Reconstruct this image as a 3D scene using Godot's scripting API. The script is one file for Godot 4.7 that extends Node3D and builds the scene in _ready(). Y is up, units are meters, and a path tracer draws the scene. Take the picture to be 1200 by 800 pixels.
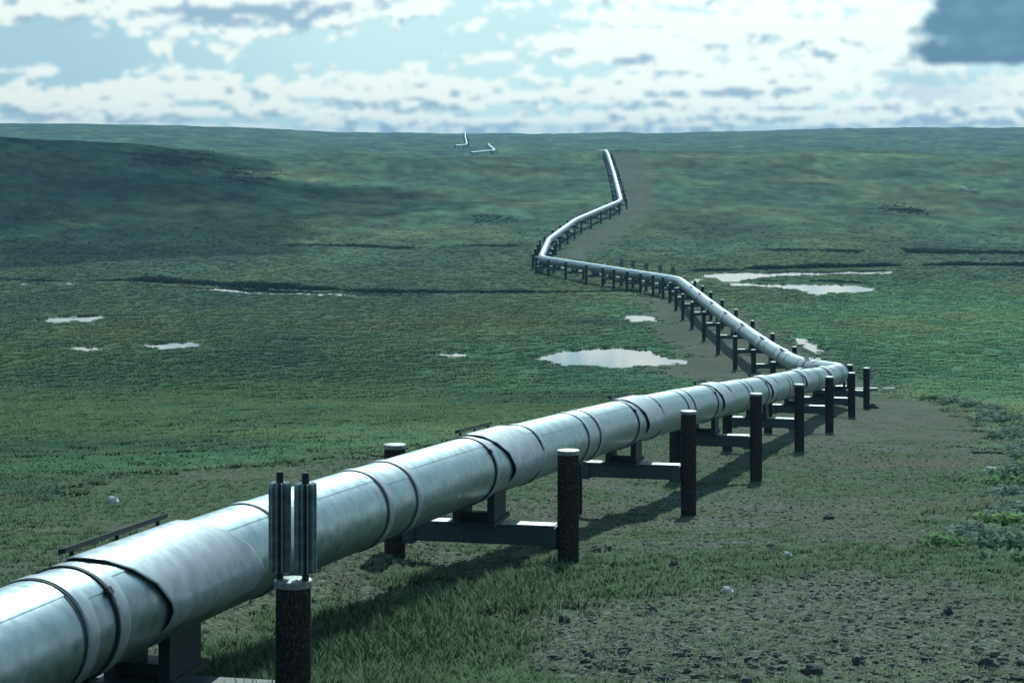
extends Node3D
# A silver pipeline on steel posts zigzags across a tundra valley. Camera at (0, 30, 0) looking along -z; d below means distance ahead (-z), drop means metres below eye level.
const EYE := 30.0
const PIPE_R := 0.68
const TILT := 0.004   # drops below are measured from a line that rises this much per metre
const SKY_TOP := 2.0   # what a full sky texel stands for
var to_sun := Vector3.UP
var rng := RandomNumberGenerator.new()
var taken := {}
var M := {}
# drop of the valley floor along the line of sight
const PROFILE := [[-60, 1.9], [-20, 2.2], [0, 2.7], [15, 5.2], [28, 7.5], [45.6, 9.25], [63.4, 11.5], [81.2, 13.5], [99, 15.1], [116.8, 16.7], [134.6, 18.3], [152, 20.0], [178, 22.5], [205, 24.0], [245, 25.0], [282, 25.8], [330, 26.7], [400, 27.1], [458, 26.7], [520, 25.5], [600, 23.2], [720, 18.2], [850, 12.9], [885, 12.0], [930, 12.6], [1050, 15.5], [1200, 17.5], [1400, 18.0], [1700, 14.5], [2200, 9.5], [2700, 6.8], [3000, 8.0], [3600, 25.0], [5000, 80.0]]
const RIDGE := [[-0.6, -4.0], [-0.24, -4.3], [-0.18, -3.2], [-0.12, 1.1], [-0.088, 6.2], [-0.04, 8.1], [0.0, 8.4], [0.036, 8.8], [0.048, 6.8], [0.07, 8.3], [0.11, 5.0], [0.16, 1.8], [0.2, 0.6], [0.24, 1.0], [0.6, 0.0]]
const PAD_LEFT := [[-60, -24], [60, -17], [76, -16], [86, -9], [110, -1], [150, 12], [190, 17], [250, 17.5], [330, 20.5], [341, 24], [345, 60], [409, 60], [410, 8], [458, 10], [505, 15], [600, 32], [850, 40], [900, 42], [901, 900]]
const PAD_RIGHT := [[-60, 5], [32, 9.2], [52, 12.8], [74, 17.5], [98, 23], [133, 29.8], [170, 34], [196, 34.5], [215, 31.5], [260, 32.5], [330, 33], [345, 30], [409, 9], [458, 18], [505, 25], [600, 40], [850, 52], [5000, 60]]
var drop_table := PackedFloat32Array()
var POND := {
	"big": [[2.6, 230.2], [5.7, 236.8], [9.6, 240.2], [13.0, 240.2], [15.3, 236.8], [17.0, 229.2], [19.0, 228.2], [18.5, 224.2], [15.1, 222.2], [11.3, 218.2], [8.0, 221.2], [4.4, 222.2]],
	"small": [[15.1, 294.8], [17.4, 300.0], [19.5, 294.8], [19.9, 289.5], [16.6, 286.2]],
	"mid": [[-8.9, 233.5], [-6.1, 235.8], [-3.9, 232.5], [-6.4, 230.2]],
	"left_long": [[-64.3, 288.0], [-62.5, 294.8], [-58.1, 296.5], [-55.6, 294.8], [-57.6, 288.0], [-61.5, 284.8]],
	"left_tiny": [[-50.0, 241.2], [-49.5, 245.0], [-46.1, 241.2], [-47.8, 239.0]],
	"left_pair": [[-43.3, 246.2], [-41.3, 248.8], [-39.2, 251.2], [-36.8, 251.2], [-36.1, 245.0], [-38.6, 241.2], [-41.4, 243.8]],
	"far_left": [[-108, 415], [-100.7, 419.8], [-96.9, 415.0], [-95.0, 405.5], [-104, 403.0]],
	"lake": [[33.7, 391.5], [38.0, 399.5], [48.4, 403.0], [61.8, 406.5], [73.2, 410.2], [71.4, 399.5], [61.2, 397.2], [47.6, 390.5], [41.5, 381.5], [39.9, 374.8], [41.4, 369.5], [36.9, 369.0], [36.0, 378.2], [33.5, 383.8]],
	"lake_arm": [[39.2, 374.2], [44.9, 368.2], [51.0, 369.5], [58.8, 367.2], [60.8, 361.0], [58.9, 352.5], [54.5, 349.5], [51.6, 348.5], [49.0, 343.2], [48.1, 348.5], [48.4, 355.8], [44.2, 362.0], [37.5, 367.2]],
	"ditch": [[34.0, 258.0], [35.2, 251.2], [35.3, 241.2], [33.8, 237.0], [33.3, 248.8]],
	"creek": [[-98.7, 375.0], [-89.7, 374.5], [-79.8, 370.5], [-67.3, 374.8], [-58.1, 364.6], [-47, 360.4], [-39, 355.4], [-24.8, 345.9], [-11, 344.1], [5.5, 344.1], [19.4, 348.0], [27.4, 356.8], [34.0, 387.0], [34.8, 385.0], [28.2, 355.2], [19.4, 346.4], [5.5, 342.3], [-11, 342.3], [-24.8, 343.9], [-39, 346.0], [-47, 351.2], [-58.1, 362.0], [-67.3, 372.8], [-79.8, 368.5], [-89.7, 372.1], [-98.7, 372.6]],
}
var pond_box := {}
var pond_poly := {}
var pond_drop := {}
var n_big := FastNoiseLite.new()
var n_mid := FastNoiseLite.new()
var n_low := FastNoiseLite.new()
var n_fine := FastNoiseLite.new()
var n_hue := FastNoiseLite.new()

# ---------------------------------------------------------------- helpers
func numbered(called: String) -> String:
	var n: int = taken.get(called, 0)
	taken[called] = n + 1
	return called if n == 0 else "%s_%03d" % [called, n]

func tag(o: Node, label := "", category := "", group := "", kind := "") -> void:
	if label != "": o.set_meta("label", label)
	if category != "": o.set_meta("category", category)
	if group != "": o.set_meta("group", group)
	if kind != "": o.set_meta("kind", kind)

func thing(called: String, at: Vector3, turn := 0.0) -> Node3D:
	var o := Node3D.new()
	o.name = numbered(called)
	o.position = at
	o.rotation.y = turn
	add_child(o)
	return o

func part(called: String, mesh: Mesh, mat: Material, parent: Node, at := Vector3.ZERO) -> MeshInstance3D:
	var o := MeshInstance3D.new()
	o.name = numbered(called) if parent == self else called
	o.mesh = mesh
	o.material_override = mat
	o.position = at
	parent.add_child(o, true)
	return o

func table(t: Array, d: float) -> float:
	if d <= t[0][0]: return t[0][1]
	for i in range(1, t.size()):
		if d < t[i][0]:
			return lerpf(t[i - 1][1], t[i][1], (d - t[i - 1][0]) / (t[i][0] - t[i - 1][0]))
	return t[-1][1]

func make_noise(n: FastNoiseLite, sd: int, size: float, octaves: int, type := FastNoiseLite.TYPE_SIMPLEX_SMOOTH) -> void:
	n.seed = sd
	n.noise_type = type
	n.frequency = 1.0 / size
	n.fractal_type = FastNoiseLite.FRACTAL_FBM
	n.fractal_octaves = octaves

func noise_tex(sd: int, freq: float, octaves: int, colors: Array, offsets: Array, size := 512, normal := false, strength := 4.0, type := FastNoiseLite.TYPE_SIMPLEX_SMOOTH) -> NoiseTexture2D:
	var n := FastNoiseLite.new()
	n.seed = sd
	n.noise_type = type
	n.frequency = freq
	n.fractal_octaves = octaves
	var t := NoiseTexture2D.new()
	t.width = size
	t.height = size
	t.seamless = true
	t.noise = n
	if normal:
		t.as_normal_map = true
		t.bump_strength = strength
	else:
		var g := Gradient.new()
		g.offsets = PackedFloat32Array(offsets)
		g.colors = PackedColorArray(colors)
		t.color_ramp = g
	return t

func lin(r: float, g: float, b: float) -> Color:
	return Color(r, g, b).linear_to_srgb()

func ordinal(i: int) -> String:
	var low := ["first", "second", "third", "fourth", "fifth", "sixth", "seventh", "eighth", "ninth", "tenth", "eleventh", "twelfth", "thirteenth", "fourteenth", "fifteenth", "sixteenth", "seventeenth", "eighteenth", "nineteenth", "twentieth"]
	if i < 20: return low[i]
	return ("twenty-" if i < 29 else "thirty-") + low[i - 20] if i != 29 and i < 29 else ("thirtieth" if i == 29 else "thirty-" + low[i - 30])

# ---------------------------------------------------------------- terrain
func prepare_terrain() -> void:
	make_noise(n_big, 3, 140.0, 3)
	make_noise(n_mid, 5, 22.0, 4)
	make_noise(n_low, 7, 4.0, 3)
	make_noise(n_fine, 9, 0.9, 3)
	make_noise(n_hue, 11, 45.0, 4)
	var n := PROFILE.size()
	var m := []
	for i in n:
		var a: int = maxi(i - 1, 0)
		var b: int = mini(i + 1, n - 1)
		m.append((PROFILE[b][1] - PROFILE[a][1]) / float(PROFILE[b][0] - PROFILE[a][0]))
	drop_table.resize(5061)
	var i := 0
	for k in 5061:
		var d := k - 60.0
		while i < n - 2 and d > PROFILE[i + 1][0]: i += 1
		var h: float = PROFILE[i + 1][0] - PROFILE[i][0]
		var t: float = (d - PROFILE[i][0]) / h
		var t2 := t * t
		var t3 := t2 * t
		drop_table[k] = (2 * t3 - 3 * t2 + 1) * PROFILE[i][1] + (t3 - 2 * t2 + t) * h * m[i] + (3 * t2 - 2 * t3) * PROFILE[i + 1][1] + (t3 - t2) * h * m[i + 1]
	for k in POND:
		var poly := PackedVector2Array()
		var box := Rect2(Vector2(POND[k][0][0], POND[k][0][1]), Vector2.ZERO)
		var mid := 0.0
		for p in POND[k]:
			poly.append(Vector2(p[0], p[1]))
			box = box.expand(Vector2(p[0], p[1]))
			mid += base_drop(p[0], p[1]) / POND[k].size()
		pond_poly[k] = poly
		pond_box[k] = box.grow(9.0)
		pond_drop[k] = mid + 0.1

func base_drop(x: float, d: float) -> float:
	var t := clampf(d + 60.0, 0.0, 5059.0)
	var i := int(t)
	var D := lerpf(drop_table[i], drop_table[i + 1], t - i)
	if d > 350.0 and d < 1200.0:
		D -= 17.0 * exp(-pow((x + 235.0) / 105.0, 2) - pow((d - 720.0) / 170.0, 2))
		D -= 1.5 * exp(-pow((x - 40.0) / 60.0, 2) - pow((d - 880.0) / 70.0, 2))
		D -= 2.0 * exp(-pow((x - 160.0) / 90.0, 2) - pow((d - 800.0) / 150.0, 2))
	if d > 1400.0:
		D += smoothstep(1400.0, 2600.0, d) * (table(RIDGE, x / d) - 7.0)
	return D - TILT * d

func pond_edge(k: String, x: float, d: float) -> float:   # metres outside the shore, negative inside
	var p := Vector2(x, d)
	var poly: PackedVector2Array = pond_poly[k]
	var best := 1e9
	for i in poly.size():
		var c := Geometry2D.get_closest_point_to_segment(p, poly[i], poly[(i + 1) % poly.size()])
		best = minf(best, c.distance_squared_to(p))
	best = sqrt(best) + n_low.get_noise_2d(x * 2.0, d) * 1.0
	return -best if Geometry2D.is_point_in_polygon(p, poly) else best

func drop_at(x: float, d: float) -> float:
	var D := base_drop(x, d)
	var big := smoothstep(420.0, 900.0, d)
	D -= n_big.get_noise_2d(x, d) * (0.25 + 3.0 * big)
	var rough := 0.10 + 0.08 * smoothstep(60.0, 300.0, d) + 0.9 * big
	if d < 200.0: rough *= 0.6 + 0.6 * smoothstep(6.0, 16.0, absf(x - (d - 28.0) * 0.2275 + 4.75))
	D -= n_mid.get_noise_2d(x, d) * rough
	if d < 700.0: D -= n_low.get_noise_2d(x, d) * lerpf(0.09, 0.035, smoothstep(90.0, 180.0, d))
	if d < 110.0: D -= n_fine.get_noise_2d(x, d) * 0.035
	if d < 120.0:   # bank on the left of the pipe, shallow trench under it
		var off := x - ((d - 28.0) * 0.2275 - 4.75)
		D -= 0.32 * smoothstep(-1.2, -3.2, off) * smoothstep(120.0, 80.0, d)
		D += 0.12 * exp(-off * off / 2.0)
	for k in pond_box:
		if pond_box[k].has_point(Vector2(x, d)):
			var e := pond_edge(k, x, d)
			if e < 8.0:
				var lv: float = pond_drop[k]
				if e < 0.0: D = lv + 0.02 + minf(0.45, -e * 0.3)
				else: D = lerpf(lv - minf(0.14, e * 0.2), D, smoothstep(0.3, 8.0, e))
	return D

func ground_y(x: float, d: float) -> float:
	return EYE - drop_at(x, d)

func at(x: float, d: float, up := 0.0) -> Vector3:
	return Vector3(x, ground_y(x, d) + up, -d)

func in_pond(x: float, d: float, margin := 0.3) -> bool:
	for k in pond_box:
		if pond_box[k].has_point(Vector2(x, d)) and pond_edge(k, x, d) < margin: return true
	return false

func pad(x: float, d: float) -> float:
	if d > 905.0: return 0.0
	var wob := n_mid.get_noise_2d(x + 300.0, d) * 5.0 + n_low.get_noise_2d(x, d + 90.0) * 2.6
	var l := table(PAD_LEFT, d)
	var r := table(PAD_RIGHT, d)
	var soft := 2.6
	return smoothstep(-soft, soft, x - l + wob) * smoothstep(-soft, soft, r - x + wob * 0.6)

func green_on_pad(x: float, d: float) -> float:   # where grass has come back on the gravel
	var off := x - ((d - 28.0) * 0.2275 - 4.75)
	var g := n_mid.get_noise_2d(x * 1.1 - 70.0, d * 0.8 + 40.0) * 1.4 + n_low.get_noise_2d(x + 9.0, d * 0.6) * 0.8 + n_fine.get_noise_2d(x * 0.7, d * 0.35 + 20.0) * 0.55
	g += 0.55 * exp(-pow((off - 1.5) / 2.6, 2)) * smoothstep(75.0, 40.0, d)
	g += 0.25 * exp(-pow((x - 5.5) / 5.0, 2) - pow((d - 44.5) / 2.6, 2))
	g += 0.7 * exp(-pow((x - 13.0) / 3.5, 2) - pow((d - 75.5) / 3.0, 2))
	g += 0.45 * exp(-pow((x - 12.0) / 2.0, 2) - pow((d - 60.0) / 12.0, 2))
	g -= 0.5 * exp(-pow((d - 50.0) / 3.5, 2) - pow((x - 3.0) / 4.0, 2))
	g -= 0.22 * exp(-pow((d - 33.0) / 4.0, 2)) * smoothstep(-3.0, 1.5, x)
	g += 0.7 * smoothstep(-2.5, -6.0, off)   # the far side of the pipe is grown over
	return smoothstep(-0.2, 0.7, g)

func ground_color(x: float, d: float) -> Color:
	var h := n_hue.get_noise_2d(x * 0.7, d * 0.35)
	var h2 := n_mid.get_noise_2d(x * 0.8 + 500.0, d * 0.5)
	var h3 := n_low.get_noise_2d(x + 31.0, d * 0.6)
	var c := Color(0.049, 0.095, 0.056).lerp(Color(0.074, 0.100, 0.052), smoothstep(-0.2, 0.45, h))
	c = c.lerp(Color(0.036, 0.072, 0.052), smoothstep(0.0, 0.45, -h - h2 * 0.5))
	c = c.lerp(Color(0.041, 0.078, 0.048), smoothstep(0.05, 0.4, h2) * 0.9)
	c = c.lerp(Color(0.080, 0.102, 0.058), smoothstep(0.1, 0.5, h3) * 0.55)
	var side := smoothstep(-30.0, 30.0, x - 0.08 * d + n_big.get_noise_2d(x * 2.0, d * 2.0 + 70.0) * 45.0 + h2 * 25.0) # meadow greens paler on the right, darker on the left, fading with distance
	var left_tone := (1.0 - side) * smoothstep(320.0, 180.0, d)
	c = Color(c.r * (1.0 - 0.32 * left_tone), c.g * (1.0 - 0.08 * left_tone), c.b * (1.0 - 0.22 * left_tone))
	var right_tone := side * smoothstep(420.0, 300.0, d)
	c = Color(c.r * (1.0 + 0.45 * right_tone), c.g * (1.0 + 0.78 * right_tone), c.b * (1.0 + 0.60 * right_tone))
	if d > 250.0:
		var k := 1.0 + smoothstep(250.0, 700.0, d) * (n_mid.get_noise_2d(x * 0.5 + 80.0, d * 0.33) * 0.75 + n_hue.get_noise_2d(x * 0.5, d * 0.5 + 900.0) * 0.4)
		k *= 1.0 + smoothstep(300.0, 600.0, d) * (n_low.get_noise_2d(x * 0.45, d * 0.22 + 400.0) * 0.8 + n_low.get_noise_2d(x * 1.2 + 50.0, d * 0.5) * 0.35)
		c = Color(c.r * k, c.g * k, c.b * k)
	if d < 906.0:
		var p := pad(x, d)
		if p > 0.0:
			var g := Color(0.088, 0.094, 0.076).lerp(Color(0.072, 0.074, 0.056), smoothstep(-0.3, 0.3, h3 + h2))
			g = g.lerp(Color(0.094, 0.104, 0.094), smoothstep(0.1, 0.5, n_low.get_noise_2d(x * 1.5, d * 1.5 + 77.0)))
			g = g.lerp(Color(0.086, 0.082, 0.064), smoothstep(0.0, 0.35, n_mid.get_noise_2d(x * 1.3 + 40.0, d * 0.7 + 11.0)) * 0.7)   # bare earth
			g = g.lerp(Color(0.088, 0.112, 0.060), 0.4 * smoothstep(0.1, 0.5, n_low.get_noise_2d(x * 0.5 + 3.0, d * 0.35)))   # moss
			if d < 200.0:
				g = g.lerp(Color(0.058, 0.088, 0.052), green_on_pad(x, d) * 0.75)
			else:
				g = g.lerp(Color(0.056, 0.082, 0.056), smoothstep(0.0, 0.4, h2) * 0.5)
			c = c.lerp(g, p)
	return c

func build_ground() -> void:
	var ds := PackedFloat32Array()
	var d := -58.0
	while d < 4300.0:
		ds.append(d)
		d += maxf(0.42, d * 0.0105) if d > 18.0 else 2.5
	var cols := 380
	var rows := ds.size()
	var v := PackedVector3Array()
	var c := PackedColorArray()
	v.resize(rows * cols)
	c.resize(rows * cols)
	var reach := 0.0
	for r in rows:
		reach = maxf(ds[r], 0.0) * 0.34 + 26.0 + smoothstep(900.0, 2000.0, ds[r]) * ds[r] * 0.3
		for k in cols:
			var s := k / (cols - 1.0) * 2.0 - 1.0
			var x := (0.78 * s + 0.22 * s * s * s) * reach
			v[r * cols + k] = Vector3(x, ground_y(x, ds[r]), -ds[r])
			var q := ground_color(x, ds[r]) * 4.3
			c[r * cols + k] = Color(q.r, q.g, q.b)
	var idx := PackedInt32Array()
	var nrm := PackedVector3Array()
	nrm.resize(rows * cols)
	for r in rows:
		for k in cols:
			var a := v[mini(r + 1, rows - 1) * cols + k] - v[maxi(r - 1, 0) * cols + k]
			var b := v[r * cols + mini(k + 1, cols - 1)] - v[r * cols + maxi(k - 1, 0)]
			nrm[r * cols + k] = b.cross(a).normalized()
	for r in rows - 1:
		for k in cols - 1:
			var i := r * cols + k
			idx.append_array(PackedInt32Array([i, i + cols, i + 1, i + 1, i + cols, i + cols + 1]))
	var arr := []
	arr.resize(Mesh.ARRAY_MAX)
	arr[Mesh.ARRAY_VERTEX] = v
	arr[Mesh.ARRAY_NORMAL] = nrm
	arr[Mesh.ARRAY_COLOR] = c
	arr[Mesh.ARRAY_INDEX] = idx
	var mesh := ArrayMesh.new()
	mesh.add_surface_from_arrays(Mesh.PRIMITIVE_TRIANGLES, arr)
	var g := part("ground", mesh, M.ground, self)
	tag(g, "rolling green tundra with a worn gravel work pad along the pipe", "ground", "", "structure")

func build_water(called: String, key: String, label: String, category: String) -> void:
	var poly: PackedVector2Array = pond_poly[key]
	var grown := Geometry2D.offset_polygon(poly, 1.2)[0]
	var st := SurfaceTool.new()
	st.begin(Mesh.PRIMITIVE_TRIANGLES)
	var tri := Geometry2D.triangulate_polygon(grown)
	var c: Vector2 = pond_box[key].get_center()
	for t in range(0, tri.size(), 3):
		var a := grown[tri[t]] - c
		var b := grown[tri[t + 1]] - c
		var e := grown[tri[t + 2]] - c
		if (b - a).cross(e - a) > 0.0:
			var s := b
			b = e
			e = s
		for p in [a, b, e]:
			st.set_normal(Vector3.UP)
			st.add_vertex(Vector3(p.x, 0, -p.y))
	var o := part(called, st.commit(), M.water, self, Vector3(c.x, EYE - pond_drop[key], -c.y))
	tag(o, label, category, "", "structure")

# ---------------------------------------------------------------- scattered ground cover
class Copies:
	var buf := PackedFloat32Array()
	var n := 0
	func add(p: Vector3, turn: float, sx: float, sy: float, c: Color, lean := 0.0) -> void:
		var cs := cos(turn)
		var sn := sin(turn)
		buf.append_array(PackedFloat32Array([cs * sx, lean * sy, sn * sx, p.x, 0.0, sy, 0.0, p.y, -sn * sx, lean * 0.4 * sy, cs * sx, p.z, c.r, c.g, c.b, 1.0]))
		n += 1

func scatter(called: String, mesh: Mesh, mat: Material, cp: Copies, label: String, category: String) -> void:
	if cp.n == 0: return
	var mm := MultiMesh.new()
	mm.transform_format = MultiMesh.TRANSFORM_3D
	mm.use_colors = true
	mm.mesh = mesh
	mm.instance_count = cp.n
	mm.buffer = cp.buf
	var o := MultiMeshInstance3D.new()
	o.name = numbered(called)
	o.multimesh = mm
	o.material_override = mat
	add_child(o)
	tag(o, label, category, "", "stuff")

func tuft_mesh(blades: int, spread: float, high: float, wide: float, sd: int) -> ArrayMesh:
	var r := RandomNumberGenerator.new()
	r.seed = sd
	var st := SurfaceTool.new()
	st.begin(Mesh.PRIMITIVE_TRIANGLES)
	for i in blades:
		var a := r.randf() * TAU
		var p := Vector3(cos(a), 0, sin(a)) * spread * sqrt(r.randf())
		var out := Vector3(cos(a + r.randf_range(-0.7, 0.7)), 0, sin(a + r.randf_range(-0.7, 0.7))) * r.randf_range(0.2, 0.75)
		var h := high * r.randf_range(0.55, 1.1)
		var w := Vector3(-sin(a + r.randf()), 0, cos(a)).normalized() * wide * r.randf_range(0.6, 1.2)
		var mid := p + Vector3(0, h * 0.55, 0) + out * h * 0.35
		var tip := p + Vector3(0, h * r.randf_range(0.8, 1.0), 0) + out * h
		var base := p - Vector3(0, 0.05, 0)
		var tris := [[base - w, base + w, mid - w * 0.8], [mid - w * 0.8, base + w, mid + w * 0.8], [mid - w * 0.8, mid + w * 0.8, tip]]
		for t in tris:
			if (t[2] - t[0]).cross(t[1] - t[0]).y < 0.0: t.reverse()   # clockwise seen from above
			var nn: Vector3 = (t[2] - t[0]).cross(t[1] - t[0]).normalized()
			for q in t:
				st.set_normal((nn + Vector3.UP * 0.9).normalized())
				st.add_vertex(q)
	return st.commit()

func stone_mesh(sd: int, flat: float) -> ArrayMesh:
	var r := RandomNumberGenerator.new()
	r.seed = sd
	var s := SphereMesh.new()
	s.radial_segments = 9
	s.rings = 5
	s.radius = 0.5
	s.height = 1.0
	var a := s.get_mesh_arrays()
	var n := FastNoiseLite.new()
	n.seed = sd
	n.frequency = 1.3
	var pts: PackedVector3Array = a[Mesh.ARRAY_VERTEX]
	var st := SurfaceTool.new()
	st.begin(Mesh.PRIMITIVE_TRIANGLES)
	var idx: PackedInt32Array = a[Mesh.ARRAY_INDEX]
	var q := []
	for i in pts.size():
		var p: Vector3 = pts[i] * (1.0 + 1.0 * n.get_noise_3dv(pts[i] * 1.4))
		p = Vector3(p.x, (p.y if absf(p.y) < 0.34 else signf(p.y) * (0.34 + (absf(p.y) - 0.34) * 0.45)) * flat, p.z * 0.8)
		q.append(p)
	for i in idx: 
		st.set_smooth_group(-1)
		st.add_vertex(q[i])
	st.generate_normals()
	return st.commit()

func tundra_tint(x: float, d: float) -> Color:
	var c := ground_color(x, d)
	var f := rng.randf_range(1.3, 1.7)
	return Color(c.r * f * rng.randf_range(1.02, 1.36), c.g * f, c.b * f * rng.randf_range(0.85, 1.1))

func build_cover() -> void:
	var grass := [tuft_mesh(13, 0.11, 0.30, 0.011, 1), tuft_mesh(11, 0.09, 0.38, 0.010, 2), tuft_mesh(15, 0.16, 0.22, 0.013, 3)]
	var cg := [Copies.new(), Copies.new(), Copies.new()]
	var n := 0
	# near pad and pipe strip
	for i in 90000:
		var d := 22.0 + 120.0 * pow(rng.randf(), 1.5)
		var x := rng.randf_range(-0.27, 0.27) * d
		x += rng.randf_range(-3.0, 3.0)
		var p := pad(x, d)
		var g := green_on_pad(x, d)
		var far_pad := smoothstep(42.0, 70.0, d)
		var chance := lerpf(1.0, 0.30 - 0.08 * far_pad + (0.65 - 0.25 * far_pad) * g, p)
		if rng.randf() > chance: continue
		var c := tundra_tint(x, d)
		if p > 0.5:
			c = Color(0.076, 0.124, 0.060).lerp(Color(0.108, 0.118, 0.088), clampf(rng.randf() * 1.3 - g * 0.7, 0.0, 1.0)) * rng.randf_range(0.75, 1.4)
		var off := x - ((d - 28.0) * 0.2275 - 4.75)
		var tall := rng.randf_range(0.45, 1.0) * lerpf(0.6, 1.15, g) * lerpf(lerpf(0.36, 0.30, far_pad), 1.2, exp(-pow((off - 1.2) / 2.4, 2)) * smoothstep(50.0, 38.0, d + n_low.get_noise_2d(x, d) * 8.0))
		cg[i % 3].add(at(x, d), rng.randf() * TAU, rng.randf_range(0.8, 1.4) * (1.0 if tall > 0.4 else 0.75), tall, c, rng.randf_range(-0.2, 0.2))
	for k in 3:
		scatter("grass", grass[k], M.blade, cg[k], ["short grass growing through the gravel pad and beside the pipe", "taller thin grass in patches beside the pipe", "low spreading grass across the near slope"][k], "grass")
	# tundra tussocks from the pad's edge to the far side of the valley
	var tus := [tuft_mesh(28, 0.46, 0.13, 0.055, 11), tuft_mesh(26, 0.38, 0.19, 0.05, 12)]
	var ct := [Copies.new(), Copies.new()]
	for i in 220000:
		var d := 46.0 + 534.0 * pow(rng.randf(), 1.3)
		var x := rng.randf_range(-0.29, 0.29) * d
		if n_low.get_noise_2d(x * 0.8, d * 0.8 + 200.0) < rng.randf_range(-0.6, 0.1): continue
		if d > 300.0 and rng.randf() < (d - 300.0) / 280.0: continue
		if pad(x, d) > rng.randf_range(0.02, 0.9) or rng.randf() > smoothstep(48.0, 90.0, d) + 0.1 or in_pond(x, d, rng.randf_range(-0.7, 1.4)): continue
		ct[i % 2].add(at(x, d), rng.randf() * TAU, rng.randf_range(0.7, 1.6), rng.randf_range(0.4, 0.9), tundra_tint(x, d), rng.randf_range(-0.15, 0.15))
	for k in 2:
		scatter("tundra_tussocks", tus[k], M.blade, ct[k], ["low green tussocks covering the valley tundra", "taller tufted tussocks dotted over the valley tundra"][k], "tundra")
	# gravel
	var peb := [stone_mesh(21, 0.7), stone_mesh(22, 0.55)]
	var cs := [Copies.new(), Copies.new()]
	for i in 52000:
		var d := 24.0 + 85.0 * pow(rng.randf(), 1.5)
		var x := rng.randf_range(-0.1, 0.27) * d
		if pad(x, d) < 0.5 or rng.randf() < green_on_pad(x, d) * 0.8: continue
		var s := 0.022 + 0.10 * pow(rng.randf(), 5.0)
		var b := rng.randf_range(0.9, 2.0)
		if d < 33.0 and rng.randf() < 0.18 + n_low.get_noise_2d(x, d) * 0.6:   # clods turned up along the nearest edge
			s *= 1.9
			b *= 0.65
		cs[i % 2].add(at(x, d, s * 0.12), rng.randf() * TAU, s, s, Color(0.078 * b, 0.083 * b, 0.071 * b))
	for k in 2:
		scatter("gravel", peb[k], M.stone, cs[k], ["coarse grey gravel strewn over the work pad", "flat grey pebbles strewn over the work pad"][k], "gravel")

# a thicket: leafy clumps along a line of points
func leaf_clump(sd: int, leaves: int, size: float) -> ArrayMesh:
	var r := RandomNumberGenerator.new()
	r.seed = sd
	var st := SurfaceTool.new()
	st.begin(Mesh.PRIMITIVE_TRIANGLES)
	for i in leaves:
		var u := Vector3(r.randfn(), r.randfn(), r.randfn()).normalized()
		var p := u * pow(r.randf(), 0.4)
		p = Vector3(p.x, absf(p.y) * 0.85 + 0.05, p.z) * (0.8 + 0.3 * sin(u.x * 5.0 + sd) * sin(u.z * 4.0 + 2.0 * sd))
		var n := (u + Vector3(r.randfn(), r.randfn() + 0.6, r.randfn()) * 0.6).normalized()
		var a := n.cross(Vector3(r.randfn(), r.randfn(), r.randfn())).normalized() * size * r.randf_range(0.6, 1.3)
		var b := n.cross(a) * 0.45
		var quad := [p - a, p + b, p + a, p - a, p + a, p - b]
		if (quad[2] - quad[0]).cross(quad[1] - quad[0]).dot(n) < 0.0: quad.reverse()
		for q in quad:
			st.set_normal(n)
			st.add_vertex(q)
	return st.commit()

func thicket(points: Array, count: int, wide: float, high: float, color: Color, label: String) -> void:
	var cp := Copies.new()
	for i in count:
		var t := rng.randf() * (points.size() - 1)
		var k := int(t)
		var p := Vector2(points[k][0], points[k][1]).lerp(Vector2(points[k + 1][0], points[k + 1][1]), t - k)
		var gap := n_mid.get_noise_2d(p.x * 1.3, p.y + 60.0)
		if gap < -0.32: continue
		p += Vector2(rng.randfn() * 0.8, rng.randfn() * wide)
		if in_pond(p.x, p.y, 0.5): continue
		var s := high * rng.randf_range(0.55, 1.2) * (1.0 + gap)
		cp.add(at(p.x, p.y, -0.1), rng.randf() * TAU, s * rng.randf_range(0.9, 1.6), s, color * rng.randf_range(0.7, 1.3))
	scatter("willow_thicket", M.clump, M.leaf, cp, label, "thicket")

# ---------------------------------------------------------------- pipe
var path := PackedVector3Array()
var path_s := PackedFloat32Array()

func make_path(ctrl: Array) -> void:   # [x, d, drop, rounding]
	path = PackedVector3Array()
	var p := []
	for c in ctrl: p.append(Vector3(c[0], EYE - c[2] + TILT * c[1], -c[1]))
	path.append(p[0])
	for i in range(1, p.size() - 1):
		var r: float = ctrl[i][3]
		var a: Vector3 = p[i] + (p[i - 1] - p[i]).limit_length(r)
		var b: Vector3 = p[i] + (p[i + 1] - p[i]).limit_length(r)
		for k in 9:
			var t := k / 8.0
			path.append(a.lerp(p[i], t).lerp(p[i].lerp(b, t), t))
	path.append(p[-1])
	path_s = PackedFloat32Array([0.0])
	for i in range(1, path.size()): path_s.append(path_s[-1] + path[i].distance_to(path[i - 1]))

func path_at(s: float) -> Transform3D:   # x = right, y = up, -z = along
	var i := clampi(path_s.bsearch(s) - 1, 0, path.size() - 2)
	var t := (s - path_s[i]) / maxf(path_s[i + 1] - path_s[i], 1e-5)
	var along := (path[i + 1] - path[i]).normalized()
	if i + 2 < path.size() and i > 0:
		var before := (path[i] - path[i - 1]).normalized()
		var after := (path[i + 2] - path[i + 1]).normalized()
		along = ((before + along) if t < 0.5 else (along + after)).normalized().lerp(along, 1.0 - absf(t - 0.5) * 2.0).normalized()
	var right := along.cross(Vector3.UP).normalized()
	return Transform3D(Basis(right, right.cross(along), -along), path[i].lerp(path[i + 1], t))

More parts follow.
